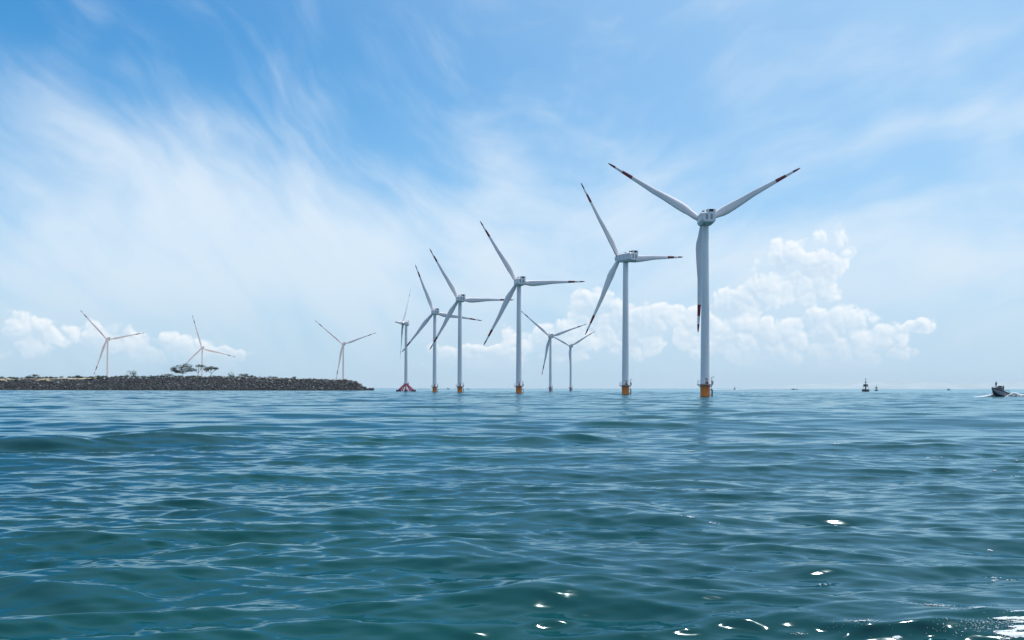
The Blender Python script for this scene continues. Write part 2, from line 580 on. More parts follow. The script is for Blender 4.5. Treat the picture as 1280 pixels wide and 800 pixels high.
ME = {'blade': build_blade()}
bm = bmesh.new()
lathe(bm, [(0.4, 2.2), (1.0, 2.0), (1.45, 1.4), (1.62, 0.6), (1.62, -0.9), (1.4, -1.3)], 28)
bmesh.ops.rotate(bm, cent=(0, 0, 0), matrix=Matrix.Rotation(R(-90), 3, 'X'), verts=bm.verts)
ME['hub'] = keep(from_bm('hub', bm, M_BLADE, smooth=40))
# tower: three welded cans with thin flanges
bm = bmesh.new()
prof = [(1.62, 4.5), (1.62, 5.2), (1.58, 5.25)]
for z in np.linspace(6, HUB - 2.0, 14):
    prof.append((1.58 + (1.16 - 1.58) * (z - 6) / (HUB - 8), z))
lathe(bm, prof, 40)
for z in (23.0, 42.0):
    r = 1.58 + (1.16 - 1.58) * (z - 6) / (HUB - 8)
    ring(bm, r + 0.01, z, 0.05, 32)
ME['tower'] = keep(from_bm('tower', bm, M_TOWER, smooth=40))
bm = bmesh.new()
box(bm, (0, 0, 0), (0.75, 0.06, 1.9), bev=0.02)
ME['tower_door'] = keep(from_bm('tower_door', bm, M_SEAM))
# nacelle: the rotor is at +y
bm = bmesh.new()
sec = [(3.4, 1.25, -1.3, 1.55), (2.9, 1.85, -1.6, 1.85), (0.5, 2.05, -1.75, 1.95), (-5.2, 2.05, -1.75, 1.95), (-5.9, 1.95, -1.55, 1.9), (-6.2, 1.7, -1.2, 1.7)]
prev = None
for y, w, lo, hi in sec:
    ch = 0.55
    pts = [(-w, lo + ch * 1.4), (-w + ch, lo), (w - ch, lo), (w, lo + ch * 1.4), (w, hi - 0.25), (w - 0.3, hi), (-w + 0.3, hi), (-w, hi - 0.25)]
    rr = [bm.verts.new((px, y, pz)) for px, pz in pts]
    if prev:
        for k in range(8):
            bm.faces.new((prev[k], prev[(k + 1) % 8], rr[(k + 1) % 8], rr[k]))
    else:
        bm.faces.new(rr)
    prev = rr
bm.faces.new(prev[::-1])
bmesh.ops.scale(bm, vec=(1.22, 1.0, 1.0), verts=bm.verts)
ME['nacelle'] = keep(from_bm('nacelle', bm, M_NAC, smooth=30))
bm = bmesh.new()
box(bm, (0.95, -5.05, 2.4), (2.8, 2.1, 1.15), bev=0.1)
ME['cooler_housing'] = keep(from_bm('cooler_housing', bm, M_NAC))
bm = bmesh.new()
box(bm, (0.85, -6.12, 2.5), (1.35, 0.08, 0.85))
for k in range(5):
    box(bm, (0.85, -6.17, 2.16 + 0.17 * k), (1.3, 0.06, 0.05))
ME['cooler_vent'] = keep(from_bm('cooler_vent', bm, M_VENT))
bm = bmesh.new()
box(bm, (-0.48, -5.0, 2.45), (0.06, 1.1, 0.7))
ME['side_vent'] = keep(from_bm('side_vent', bm, M_VENT))
bm = bmesh.new()
box(bm, (0, -0.2, 0), (0.05, 0.12, 2.4))
ME['panel_joint'] = keep(from_bm('panel_joint', bm, M_SEAM))
bm = bmesh.new()
box(bm, (0, 0, 0), (0.75, 0.06, 1.9), bev=0.02)
ME['rear_hatch'] = keep(from_bm('rear_hatch', bm, M_SEAM))
bm = bmesh.new()
lathe(bm, [(0.32, 0), (0.42, 0.1), (0.42, 0.5), (0.2, 0.62)], 14)
ME['roof_vent'] = keep(from_bm('roof_vent', bm, M_VENT, smooth=40))
bm = bmesh.new()
tube(bm, (0, 0, 0), (0, 0, 1.3), 0.05)
tube(bm, (-0.45, 0, 1.1), (0.45, 0, 1.1), 0.035)
tube(bm, (-0.42, 0, 1.1), (-0.42, 0, 1.35), 0.07)
tube(bm, (0.42, 0, 1.1), (0.42, 0, 1.4), 0.05)
ME['wind_mast'] = keep(from_bm('wind_mast', bm, M_STEEL))
bm = bmesh.new()
for s in (-1, 1):
    for k in range(6):
        tube(bm, (s * 1.55, 2.4 - k * 1.0, 1.95), (s * 1.55, 2.4 - k * 1.0, 2.55), 0.03, seg=5)
    tube(bm, (s * 1.55, 2.4, 2.55), (s * 1.55, -2.6, 2.55), 0.03, seg=5)
tube(bm, (-1.55, 2.4, 2.55), (1.55, 2.4, 2.55), 0.03, seg=5)
ME['roof_rail'] = keep(from_bm('roof_rail', bm, M_STEEL))
# foundation: transition piece, working platform, boat landing, davit
bm = bmesh.new()
lathe(bm, [(1.62, -3.0), (1.62, 0.15), (1.66, 0.2), (1.66, 0.5), (1.64, 0.55), (1.64, 3.9), (1.72, 3.95), (1.72, 4.25)], 40)
ME['transition_piece'] = keep(from_bm('transition_piece', bm, M_ORANGE, smooth=40))
bm = bmesh.new()
lathe(bm, [(1.6, 4.26), (2.75, 4.26), (2.75, 4.48), (1.6, 4.48)], 28, cap=False)
for k in range(8):
    a = 2 * math.pi * k / 8
    tube(bm, (1.62 * math.cos(a), 1.62 * math.sin(a), 3.3), (2.65 * math.cos(a), 2.65 * math.sin(a), 4.25), 0.09, seg=6)
ME['platform'] = keep(from_bm('platform', bm, M_STEEL, smooth=30))
bm = bmesh.new()
for k in range(16):
    a = 2 * math.pi * k / 16
    tube(bm, (2.68 * math.cos(a), 2.68 * math.sin(a), 4.45), (2.68 * math.cos(a), 2.68 * math.sin(a), 5.75), 0.035, seg=5)
ring(bm, 2.68, 5.72, 0.035, 32)
ring(bm, 2.68, 5.15, 0.03, 32)
ME['railing'] = keep(from_bm('railing', bm, M_STEEL))
bm = bmesh.new()
for s in (-0.45, 0.45):
    tube(bm, (2.5, s, -1.5), (2.5, s, 2.6), 0.10, seg=8)
    tube(bm, (2.5, s, 2.5), (1.6, s, 2.5), 0.12, seg=8)
    tube(bm, (2.5, s, 0.6), (1.6, s, 0.6), 0.12, seg=8)
for k in range(12):
    tube(bm, (2.3, -0.3, -0.4 + 0.42 * k), (2.3, 0.3, -0.4 + 0.42 * k), 0.03, seg=5)
for s in (-0.3, 0.3):
    tube(bm, (2.3, s, -0.5), (2.3, s, 4.4), 0.045, seg=6)
ME['boat_landing'] = keep(from_bm('boat_landing', bm, M_DARK))
bm = bmesh.new()
tube(bm, (2.1, -1.2, 4.45), (2.1, -1.2, 6.9), 0.13, seg=8)
tube(bm, (2.1, -1.2, 6.8), (2.75, -1.9, 7.1), 0.1, seg=8)
tube(bm, (2.72, -1.85, 7.05), (2.72, -1.85, 6.2), 0.03, seg=5)
box(bm, (2.3, -1.1, 5.0), (0.7, 0.6, 1.1))
ME['davit'] = keep(from_bm('davit', bm, M_STEEL))
bm = bmesh.new()
box(bm, (0.3, -2.1, 4.95), (0.9, 0.5, 0.9), bev=0.03)
tube(bm, (0.1, -2.4, 4.5), (1.0, -1.8, 6.2), 0.07, seg=6)
ME['control_cabinet'] = keep(from_bm('control_cabinet', bm, M_DARK))
# jacket foundation: raking legs on a ring of floats
bm = bmesh.new()
lathe(bm, [(1.75, 6.2), (2.6, 6.3), (2.6, 6.7), (1.7, 6.8), (1.7, 7.6), (1.6, 7.6)], 24)
ME['jacket_cap'] = keep(from_bm('jacket_cap', bm, M_RED, smooth=30))
bm = bmesh.new()
tube(bm, (2.0, 0, 6.4), (8.0, 0, 0.6), 0.42, 0.48, 10)
tube(bm, (1.7, 0, 5.4), (5.2, 0, 0.6), 0.22, 0.22, 8)
ME['jacket_leg'] = keep(from_bm('jacket_leg', bm, M_RED, smooth=40))
bm = bmesh.new()
lathe(bm, [(0.95, -2.5), (0.95, 1.5), (1.05, 1.55), (1.05, 1.8), (0.5, 1.85)], 16)
bmesh.ops.translate(bm, vec=(8.0, 0, 0), verts=bm.verts)
ME['jacket_float'] = keep(from_bm('jacket_float', bm, M_DARK, smooth=40))
bm = bmesh.new()
n = 8
for k in range(n):
    a, b = 2 * math.pi * k / n, 2 * math.pi * (k + 1) / n
    p, q = Vector((8 * math.cos(a), 8 * math.sin(a), 0.9)), Vector((8 * math.cos(b), 8 * math.sin(b), 0.9))
    tube(bm, p, q, 0.24, seg=8)
    tube(bm, p, ((p + q) / 2) * 0.62 + Vector((0, 0, 2.4)), 0.14, seg=6)
    tube(bm, q, ((p + q) / 2) * 0.62 + Vector((0, 0, 2.4)), 0.14, seg=6)
ME['jacket_brace'] = keep(from_bm('jacket_brace', bm, M_RED))
# land footing
bm = bmesh.new()
lathe(bm, [(3.2, -6.0), (3.2, 0.3), (2.0, 0.9), (1.7, 1.0), (1.62, 4.6)], 24)
ME['footing'] = keep(from_bm('footing', bm, M_TOWER, smooth=30))


def child(name, parent, loc=(0, 0, 0), rot=None, me=None):
    o = bpy.data.objects.new(name, me or ME[name])
    COL.objects.link(o)
    o.parent = parent
    o.location = loc
    if rot is not None:
        o.rotation_euler = rot
    return o


def turbine(x, hub_y, size, rotor_px, phi, yaw_rel, base, label, group, tilt=4.0, z=0.0, turn=0.0, d=None):
    """x, hub_y: column of the tower and row of the hub in the photograph; rotor_px: blade length there"""
    if d is None:
        d = F_PX * (HUB * size - CAM_Z) / (y0(x) - hub_y)
    px, py = at(x, d)
    root = empty('wind_turbine', (px, py, z), turn, size)
    tag(root, label, 'wind turbine', group)
    yaw = -(math.atan((x - CX) / F_PX) - R(yaw_rel)) - turn
    child('tower', root)
    head = Matrix.Translation((0, 0, HUB)) @ Matrix.Rotation(yaw, 4, 'Z')
    nac = child('nacelle', root)
    short = 0.4 if base == 'jacket' else 1.0
    nac.matrix_local = head @ Matrix.Diagonal((1.0 if short == 1 else 0.8, short, 1.0, 1.0))
    child('cooler_housing', nac)
    child('cooler_vent', nac)
    child('side_vent', nac)
    for s in (-1, 1):
        for yy in (1.3, -1.6, -4.0):
            child('panel_joint', nac, (s * 2.505, yy, 0.1))
    child('rear_hatch', nac, (-0.65, -6.2, 0.3))
    child('rear_hatch', nac, (0.95, -6.2, 0.3))
    child('roof_vent', nac, (-0.9, -1.0, 1.93))
    child('roof_vent', nac, (-1.7, -5.2, 1.9))
    child('wind_mast', nac, (-0.4, -3.3, 1.93))
    child('roof_rail', nac)
    rot = head @ Matrix.Rotation(R(tilt), 4, 'X') @ Matrix.Translation((0, 4.9 if short == 1 else 3.0, 0.15))
    hub = child('hub', root)
    hub.matrix_local = rot
    k = rotor_px * d / F_PX / size / BLADE_R
    for j in range(3):
        b = child('blade', root)
        b.matrix_local = rot @ Matrix.Rotation(R(90 - phi - 120 * j), 4, 'Y') @ Matrix.Diagonal((1.0, 1.0, k, 1.0))
    if base == 'land':
        child('footing', root)
        return root
    if base == 'jacket':
        child('jacket_cap', root)
        for j in range(8):
            child('jacket_leg', root, rot=(0, 0, R(45 * j + 10)))
            child('jacket_float', root, rot=(0, 0, R(45 * j + 10)))
        child('jacket_brace', root, rot=(0, 0, R(10)))
        child('railing', root, (0, 0, 2.3))
        child('davit', root, (0, 0, 2.3))
        return root
    tp = child('transition_piece', root)
    if base == 'pink':
        me = tp.data.copy()
        me.materials[0] = M_PINK
        tp.data = me
    pf = child('platform', root)
    child('railing', pf)
    child('davit', pf)
    child('control_cabinet', pf)
    child('boat_landing', root)
    child('tower_door', root, (0.2, -1.6, 5.6))
    return root


ROW = 'turbines standing in the sea'
LAND = 'turbines behind the breakwater'
turbine(881.3, 275.5, 1.00, 141, 28.7, 11, 'orange', 'largest and nearest white turbine, on an orange base, one blade hanging straight down', ROW)
turbine(781.8, 323.0, 1.00, 108, 5, 38, 'orange', 'second largest turbine, nacelle turned side on, orange base, just left of the largest', ROW)
turbine(648.5, 353.5, 0.94, 90, 2.5, 13, 'orange', 'third largest turbine with orange base, standing alone mid-picture, one blade level to the right', ROW)
turbine(574.8, 374.5, 0.89, 73, 1, 12, 'orange', 'orange based turbine whose level blade reaches behind the third largest one', ROW)
turbine(543.3, 391.0, 0.86, 64, -8, 11, 'orange', 'smaller orange based turbine between the red footed one and the row ahead', ROW)
turbine(507.5, 405.0, 0.82, 53, 62, 81, 'jacket', 'thin turbine seen edge on, standing on a wide red braced foot', ROW, tilt=9.0)
turbine(688.0, 421.0, 0.78, 49.5, 19, 9, 'pink', 'small distant turbine with dull red base, right of the third largest', ROW)
turbine(713.3, 433.0, 0.75, 37, 31, 9, 'pink', 'smallest distant sea turbine, its hub just left of the second largest turbine\'s blade tip', ROW)
turbine(134.5, 421.0, 1.00, 47.5, 12, 12, 'land', 'leftmost turbine, rising behind the rocks left of the flat topped trees', LAND, z=6.0, d=1350)
turbine(252.7, 433.5, 1.00, 43, -14, 8, 'land', 'turbine rising straight behind the flat topped trees', LAND, z=6.0, d=1650)
turbine(429.0, 427.5, 1.00, 45.5, 20, 9, 'land', 'turbine behind the low rocky tip of the breakwater', LAND, z=6.0, d=1490)

# ------------------------------------------------------------------ breakwater with its plants
BW = 1110.0                                    # metres ahead
PXM = BW / F_PX                               # metres per pixel there
random.seed(5)


def bx(x):
    return (x - CX) * PXM


def bz(x, y):
    """height of the row y at the breakwater"""
    return CAM_Z + (y0(x) - y) * PXM


TOP = [(-420, 472.5), (-200, 472), (0, 472.8), (60, 472.0), (150, 471.0), (230, 471.0), (300, 471.2), (380, 473.0), (430, 474.2), (441, 475.5), (457, 484.6)]


def bxd(x, depth):
    return (x - CX) / F_PX * depth


def top_row(x):
    for (xa, ya), (xb, yb) in zip(TOP, TOP[1:]):
        if xa <= x <= xb:
            return ya + (yb - ya) * (x - xa) / (xb - xa)
    return TOP[-1][1]


_top_smooth = top_row


def top_row(x):
    return _top_smooth(x) + (0.55 * math.sin(x * 0.21) * math.sin(x * 0.053 + 1) + 0.35 * math.sin(x * 0.83 + 2) if x < 446 else 0.0)


root = empty('breakwater', (bx(150), BW, 0))
tag(root, 'long low breakwater of dark piled rocks at the left edge', 'breakwater')
inv = Vector(root.location)
bm = bmesh.new()
prev = None
SLOPE = 1.5
for k in range(120):
    x = -420 + (463 + 420) * k / 119
    h = max(0.3, bz(x, top_row(x)) - 1.4)
    X = bx(x) - inv.x
    jit = lambda s: random.uniform(-s, s)
    tipk = min(1.0, max(0.0, (463 - x) / 40))
    rr = [bm.verts.new((X, -2.0 * SLOPE, -2.0)), bm.verts.new((X, h * SLOPE * 0.5 + jit(.4), h * 0.5)), bm.verts.new((X, h * SLOPE, h + jit(.2))),
          bm.verts.new((X, h * SLOPE + 6 + 22 * tipk, h + 0.3 + jit(.3))), bm.verts.new((X, h * SLOPE + 10 + 42 * tipk, h * 0.8)),
          bm.verts.new((X, h * SLOPE * 2 + 18 + 60 * tipk, -2.0))]
    if prev:
        for a in range(5):
            bm.faces.new((prev[a], rr[a], rr[a + 1], prev[a + 1]))
    prev = rr
M_SAND = mat('dry_sand', (0.42, 0.34, 0.22), 0.9, var=0.25, scale=0.25, bump=0.4, bscale=2.0)
M_RUBBLE = mat('rubble', (0.022, 0.021, 0.021), 0.95, var=0.4, scale=0.8, bump=0.6, bscale=1.5)
from_bm('bank', bm, M_RUBBLE, root, smooth=30)
bm = bmesh.new()
prev = None
for k in range(140):                          # pale sand above the rocks, at the far left only
    x = -420 + (116 + 420) * k / 139
    h = bz(x, top_row(x))
    w_ = min(1.0, (116 - x) / 30.0) * (0.8 + 0.3 * math.sin(x * 0.17) * math.sin(x * 0.06 + 2))
    X = bx(x) - inv.x
    rr = [bm.verts.new((X, h * SLOPE - 5.5, h - 3.4 * w_ - 0.6)), bm.verts.new((X, h * SLOPE - 1.5, h - 1.3 * w_ - 0.5)), bm.verts.new((X, h * SLOPE + 4, h - 0.55 + jit(.12))), bm.verts.new((X, h * SLOPE + 9, h - 1.6))]
    if prev:
        for a in range(3):
            bm.faces.new((prev[a], rr[a], rr[a + 1], prev[a + 1]))
    prev = rr
from_bm('sand_strip', bm, M_SAND, root, smooth=60)

m = bpy.data.materials.new('breakwater_rock')
m.use_nodes = True
N = Nodes(m.node_tree)
b = m.node_tree.nodes['Principled BSDF']
at_n = N.n('ShaderNodeAttribute', attribute_name='tone')
tcn = N.n('ShaderNodeTexCoord')
gr = N.smooth(N.noise(tcn.outputs['Object'], 1.3, 6.0, 0.65), 0.3, 0.72, 0.65, 1.3)
N.put(b.inputs['Base Color'], N.n('ShaderNodeVectorMath', {0: at_n.outputs['Color'], 'Scale': gr}, operation='SCALE').outputs[0])
b.inputs['Roughness'].default_value = 0.85
N.put(b.inputs['Normal'], N.n('ShaderNodeBump', {'Strength': 0.5, 'Distance': 0.4, 'Height': N.noise(tcn.outputs['Object'], 1.2, 6.0, 0.6)}).outputs[0])
M_ROCK = m
ico_v, ico_f = [], []
tb = bmesh.new()
bmesh.ops.create_icosphere(tb, subdivisions=1, radius=1.0)
tb.verts.index_update()
ico_v = np.array([v.co[:] for v in tb.verts])
ico_f = np.array([[v.index for v in f.verts] for f in tb.faces])
tb.free()
rv, rf, rc = [], [], []
rr_ = np.random.default_rng(3)


def add_rock(p, s, col):
    ax = rr_.uniform(0.65, 1.25, 3) * s
    v = ico_v * ax * rr_.uniform(0.78, 1.15, (len(ico_v), 1))
    for pl in range(3):                       # knock flat faces on the boulder
        nrm = rr_.normal(size=3)
        nrm /= np.linalg.norm(nrm)
        dd = v @ nrm
        over = np.maximum(dd - 0.62 * s, 0)
        v = v - over[:, None] * nrm
    q = Euler(rr_.uniform(0, 6.28, 3)).to_matrix()
    v = v @ np.array(q) + p
    rf.append(ico_f + len(ico_v) * len(rv))
    rv.append(v)
    rc.append(np.tile(np.array([*col, 1.0]), (len(ico_v), 1)))


x = -420.0
while x < 466:
    h = bz(x, top_row(x) + max(0.0, min(2.4, (118 - x) * 0.06)) * (0.75 + 0.5 * math.sin(x * 0.31) * math.sin(x * 0.11)))
    nrow = max(1, int(h / 1.0))
    for j in range(nrow):
        f = (j + rr_.uniform(-.4, .4) + 0.3) / nrow
        z = max(-0.4, f * (h - 0.7))
        s = rr_.uniform(0.65, 1.1) if rr_.random() < 0.8 else rr_.uniform(1.2, 1.9) * (1.15 if f < 0.3 else 1.0)
        pale = rr_.random() < (0.025 + (0.14 if f > 0.72 and x > 270 else 0.0))
        g = rr_.uniform(0.12, 0.30) if pale else rr_.uniform(0.008, 0.038) if rr_.random() < 0.6 else rr_.uniform(0.04, 0.11)
        warm = rr_.uniform(0.8, 1.12)
        if f < 0.16:
            g *= 0.6
        col = (g * warm * 1.05, g, g * (1.0 if not pale else 0.90))
        add_rock(np.array([bx(x) - inv.x + rr_.uniform(-1, 1), z * SLOPE + rr_.uniform(-1.2, 0.6), z]), s, col)
    x += rr_.uniform(0.8, 1.5)
for k in range(700):                          # rocks lying on the crest
    x = rr_.uniform(200, 448)
    h = bz(x, top_row(x))
    g = rr_.uniform(0.02, 0.22) if x < 290 else rr_.uniform(0.04, 0.38)
    add_rock(np.array([bx(x) - inv.x, h * SLOPE + rr_.uniform(0, 10), h - 0.9]), rr_.uniform(0.7, 1.3), (g, g * 0.97, g * 0.9))
me = mesh_np('rocks', np.concatenate(rv), np.concatenate(rf), M_ROCK, smooth=False)
ca_ = me.color_attributes.new('tone', 'FLOAT_COLOR', 'POINT')
ca_.data.foreach_set('color', np.concatenate(rc).astype(np.float32).ravel())
rk = link_mesh('rocks', me, root)
tag(rk, kind='stuff')


def leaf_mat(name, col):
    m = bpy.data.materials.new(name)
    m.use_nodes = True
    N = Nodes(m.node_tree)
    b = m.node_tree.nodes['Principled BSDF']
    oi = N.n('ShaderNodeNewGeometry').outputs['Random Per Island']
    N.put(b.inputs['Base Color'], N.mix(oi, tuple(c * 0.6 for c in col), tuple(c * 1.5 for c in col)))
    b.inputs['Roughness'].default_value = 0.85
    b.inputs['Specular IOR Level'].default_value = 0.1
    return m


M_LEAF = leaf_mat('foliage_green', (0.030, 0.050, 0.020))
M_LEAF2 = leaf_mat('foliage_olive', (0.052, 0.062, 0.028))
M_BARK = mat('bark', (0.075, 0.062, 0.050), 0.9, var=0.3, scale=1.0)


def leaves(name, clumps, per, size, mt, parent):
    """tufts of leaf-sized faces spread in flattened clumps (centre, radii)"""
    V, Fc = [], []
    g = np.random.default_rng(abs(hash(name)) % 1000 + len(clumps))
    for c, rad in clumps:
        n = int(per * (0.7 + 0.6 * g.random()))
        d = g.normal(size=(n, 3))
        d /= np.linalg.norm(d, axis=1)[:, None]
        p = np.array(c) + d * (g.random((n, 1)) ** 0.45) * np.array(rad)
        for q in p:
            a = Euler(g.uniform(0, 6.28, 3)).to_matrix()
            s = size * g.uniform(0.6, 1.5)
            quad = np.array([(-s, -s * .45, 0), (s, -s * .4, 0.1 * s), (s * 1.1, s * .45, 0), (-s * .8, s * .5, 0.15 * s)]) @ np.array(a) + q
            Fc.append(np.arange(4) + 4 * len(V))
            V.append(quad)
    return link_mesh(name, mesh_np(name, np.concatenate(V), np.array(Fc), mt, smooth=False), parent)


def limb(bm, pts, r0, r1):
    for k, (p, q) in enumerate(zip(pts, pts[1:])):
        n = len(pts) - 1
        tube(bm, p, q, r0 + (r1 - r0) * k / n, r0 + (r1 - r0) * (k + 1) / n, 7)


def umbrella_tree(x, crown, label, lean, mt, per, dy):
    """crown: list of (column, row, half width px, half height px)"""
    gz = bz(x, top_row(x)) - 1.2
    gy = gz * SLOPE + 10 + dy
    t = empty('tree', (bxd(x, BW + gy), BW + gy, gz))
    tag(t, label, 'tree', 'trees on the breakwater')
    cl = [((bx(cx) - bx(x), random.uniform(-1.5, 1.5), bz(cx, cy) - gz), (hw * PXM, hw * PXM * 0.9, hh * PXM * 1.35)) for cx, cy, hw, hh in crown]
    bm = bmesh.new()
    mean = sum((Vector(c) for c, _ in cl), Vector()) / len(cl)
    fork = Vector((mean.x * 0.35 + lean, 0, mean.z * 0.5))
    limb(bm, [(0, 0, -0.8), (lean * 0.3, 0, fork.z * 0.5), fork], 0.42, 0.26)
    for c, rad in cl:
        c = Vector(c)
        mid = (fork + c) / 2 + Vector((random.uniform(-.6, .6), random.uniform(-.6, .6), -0.6))
        limb(bm, [fork, mid, c - Vector((0, 0, rad[2] * 0.3))], 0.24, 0.10)
        for _ in range(5):
            e = c + Vector((random.uniform(-1, 1) * rad[0], random.uniform(-1, 1) * rad[1], random.uniform(-.2, .8) * rad[2]))
            limb(bm, [mid, (mid + e) / 2, e], 0.11, 0.05)
    from_bm('trunk', bm, M_BARK, t, smooth=60)
    leaves('crown', cl, per, 0.42, mt, t)
    return t


umbrella_tree(229, [(217, 461, 5, 3), (226, 458.5, 8, 3), (234, 456.5, 8, 2.6), (229, 463.5, 7, 2.4), (238, 461.5, 5, 2.6), (222, 464, 4, 1.8)],
              'broad flat topped tree with dense dark crown on the breakwater', -0.6, M_LEAF, 300, 0)
umbrella_tree(247, [(248, 456.8, 5, 1.6), (254, 457.0, 4, 1.3), (243, 461.5, 3.5, 2.0)],
              'thin see-through tree crown in front of a turbine tower, between the two fuller trees', 0.4, M_LEAF, 110, 3)
umbrella_tree(263, [(258, 461, 4.5, 2.6), (264, 459.5, 6, 1.8), (270, 459.8, 4, 1.2)],
              'flat topped tree leaning right with a long narrow crown, right of the broad one', 0.8, M_LEAF, 230, 1)


def shrub(x, y, hw, hh, label, mt=M_LEAF, per=260, bare=False):
    gz = bz(x, top_row(x)) - 0.8
    t = empty('shrub', (bxd(x, BW + gz * SLOPE + 7), BW + gz * SLOPE + 7, gz))
    tag(t, label, 'shrub', 'shrubs on the breakwater')
    top = bz(x, y - hh) - gz
    w = hw * PXM
    bm = bmesh.new()
    for k in range(9 if bare else 6):
        a = random.uniform(-1, 1)
        e = Vector((a * w * 0.9, random.uniform(-.6, .6) * w, top * random.uniform(0.6, 1.0)))
        limb(bm, [(a * 0.4, 0, -0.4), e * 0.5 + Vector((0, 0, 0.4)), e], 0.12, 0.04)
    from_bm('stem', bm, M_BARK, t)
    cl = [((random.uniform(-.75, .75) * w, random.uniform(-.5, .5) * w, top * random.uniform(0.25, 0.75)), (w * 0.42, w * 0.4, top * 0.3)) for _ in range(7)]
    cl.append(((0.1 * w, 0, top * 0.65), (w * 0.4, w * 0.4, top * 0.35)))
    leaves('foliage', cl, 12 if bare else per / 6, 0.36, mt, t)


shrub(165, 466, 11, 4.2, 'largest rounded shrub on the breakwater, right of the leftmost turbine')
shrub(40, 470, 8, 2.6, 'low dark shrub above the pale sand, nearest the left edge', M_LEAF2)
shrub(97, 470.5, 7, 2.0, 'low shrub above the right end of the pale sand strip', M_LEAF2)
shrub(122, 470, 3, 1.8, 'tiny upright shrub just left of the leftmost turbine tower', M_LEAF2, 120)
shrub(213, 469.5, 8, 3.0, 'low bushy shrub under the left side of the broad flat topped tree', M_LEAF2)
shrub(288, 467, 5, 4.0, 'bare twiggy shrub right of the trees', M_LEAF2, 90, True)
shrub(306, 469.5, 9, 3.2, 'olive shrub among pale rocks, first beyond the bare twiggy one', M_LEAF2)
shrub(344, 471.5, 4, 1.6, 'tiny dark shrub, second from the breakwater tip', M_LEAF2, 120)
shrub(368, 471.8, 4, 1.6, 'tiny dark shrub nearest the breakwater tip', M_LEAF2, 120)

# scrub along the crest, too thick to count
cl = []
g = np.random.default_rng(8)
for k in range(760):
    x = g.uniform(-420, 335)
    gz = bz(x, top_row(x)) - 0.9
    hh = g.uniform(0.7, 1.9) * (1.2 if g.random() < .25 else 0.8)
    cl.append(((bx(x), BW + gz * SLOPE + g.uniform(5, 14), gz + 0.5 + hh * 0.6), (g.uniform(1.4, 3.6), 1.6, hh)))
sc = leaves('scrub', cl, 34, 0.36, M_LEAF2, None)
tag(sc, 'low olive scrub growing along the crest of the breakwater', 'scrub', kind='stuff')
# land behind, that carries the three turbines
bm = bmesh.new()
pts = [(-900, 1150), (-192, 1150), (-226, 1380), (-246, 1505), (-330, 1640), (-480, 1780), (-1300, 1800)]
vs = [bm.verts.new((px, py, 6.2)) for px, py in pts]
lo = [bm.verts.new((px * 1.01, py, -2)) for px, py in pts]
bm.faces.new(vs)
for k in range(len(pts)):
    bm.faces.new((vs[k], lo[k], lo[(k + 1) % len(pts)], vs[(k + 1) % len(pts)]))
ld = from_bm('land', bm, M_SAND)
tag(ld, 'flat sandy land behind the breakwater', 'land', kind='structure')

# ------------------------------------------------------------------ far hills
bm = bmesh.new()
D = 11500.0
prev = None
for k in range(80):
    x = 930 + (2200 - 930) * k / 79
    h = 125 * min(1, max(0, (x - 930) / 220)) ** 0.8 * (0.72 + 0.2 * math.sin(x * 0.013 + 1) + 0.10 * math.sin(x * 0.041) + 0.04 * math.sin(x * .12)) * (1 if x < 1500 else max(0.05, (2200 - x) / 700))
    X = (x - CX) / F_PX * D
    rr = [bm.verts.new((X, D - 500, -1)), bm.verts.new((X, D, h)), bm.verts.new((X, D + 1500, -1))]
    if prev:
        for a in range(2):
            bm.faces.new((prev[a], rr[a], rr[a + 1], prev[a + 1]))
    prev = rr
hl = from_bm('hills', bm, mat('hazed_hillside', (0.36, 0.42, 0.44), 0.95, var=0.12, scale=0.004), smooth=60)  # distance haze painted into the colour: pale blue-grey, close to the sky
tag(hl, 'faint hills on the horizon at the right', 'hills', kind='structure')

# ------------------------------------------------------------------ navigation buoys
M_BUOY = mat('buoy_dark_paint', (0.020, 0.030, 0.042), 0.5, var=0.3, scale=1.2)
M_LAMP = mat('lamp_glass', (0.20, 0.24, 0.26), 0.2)


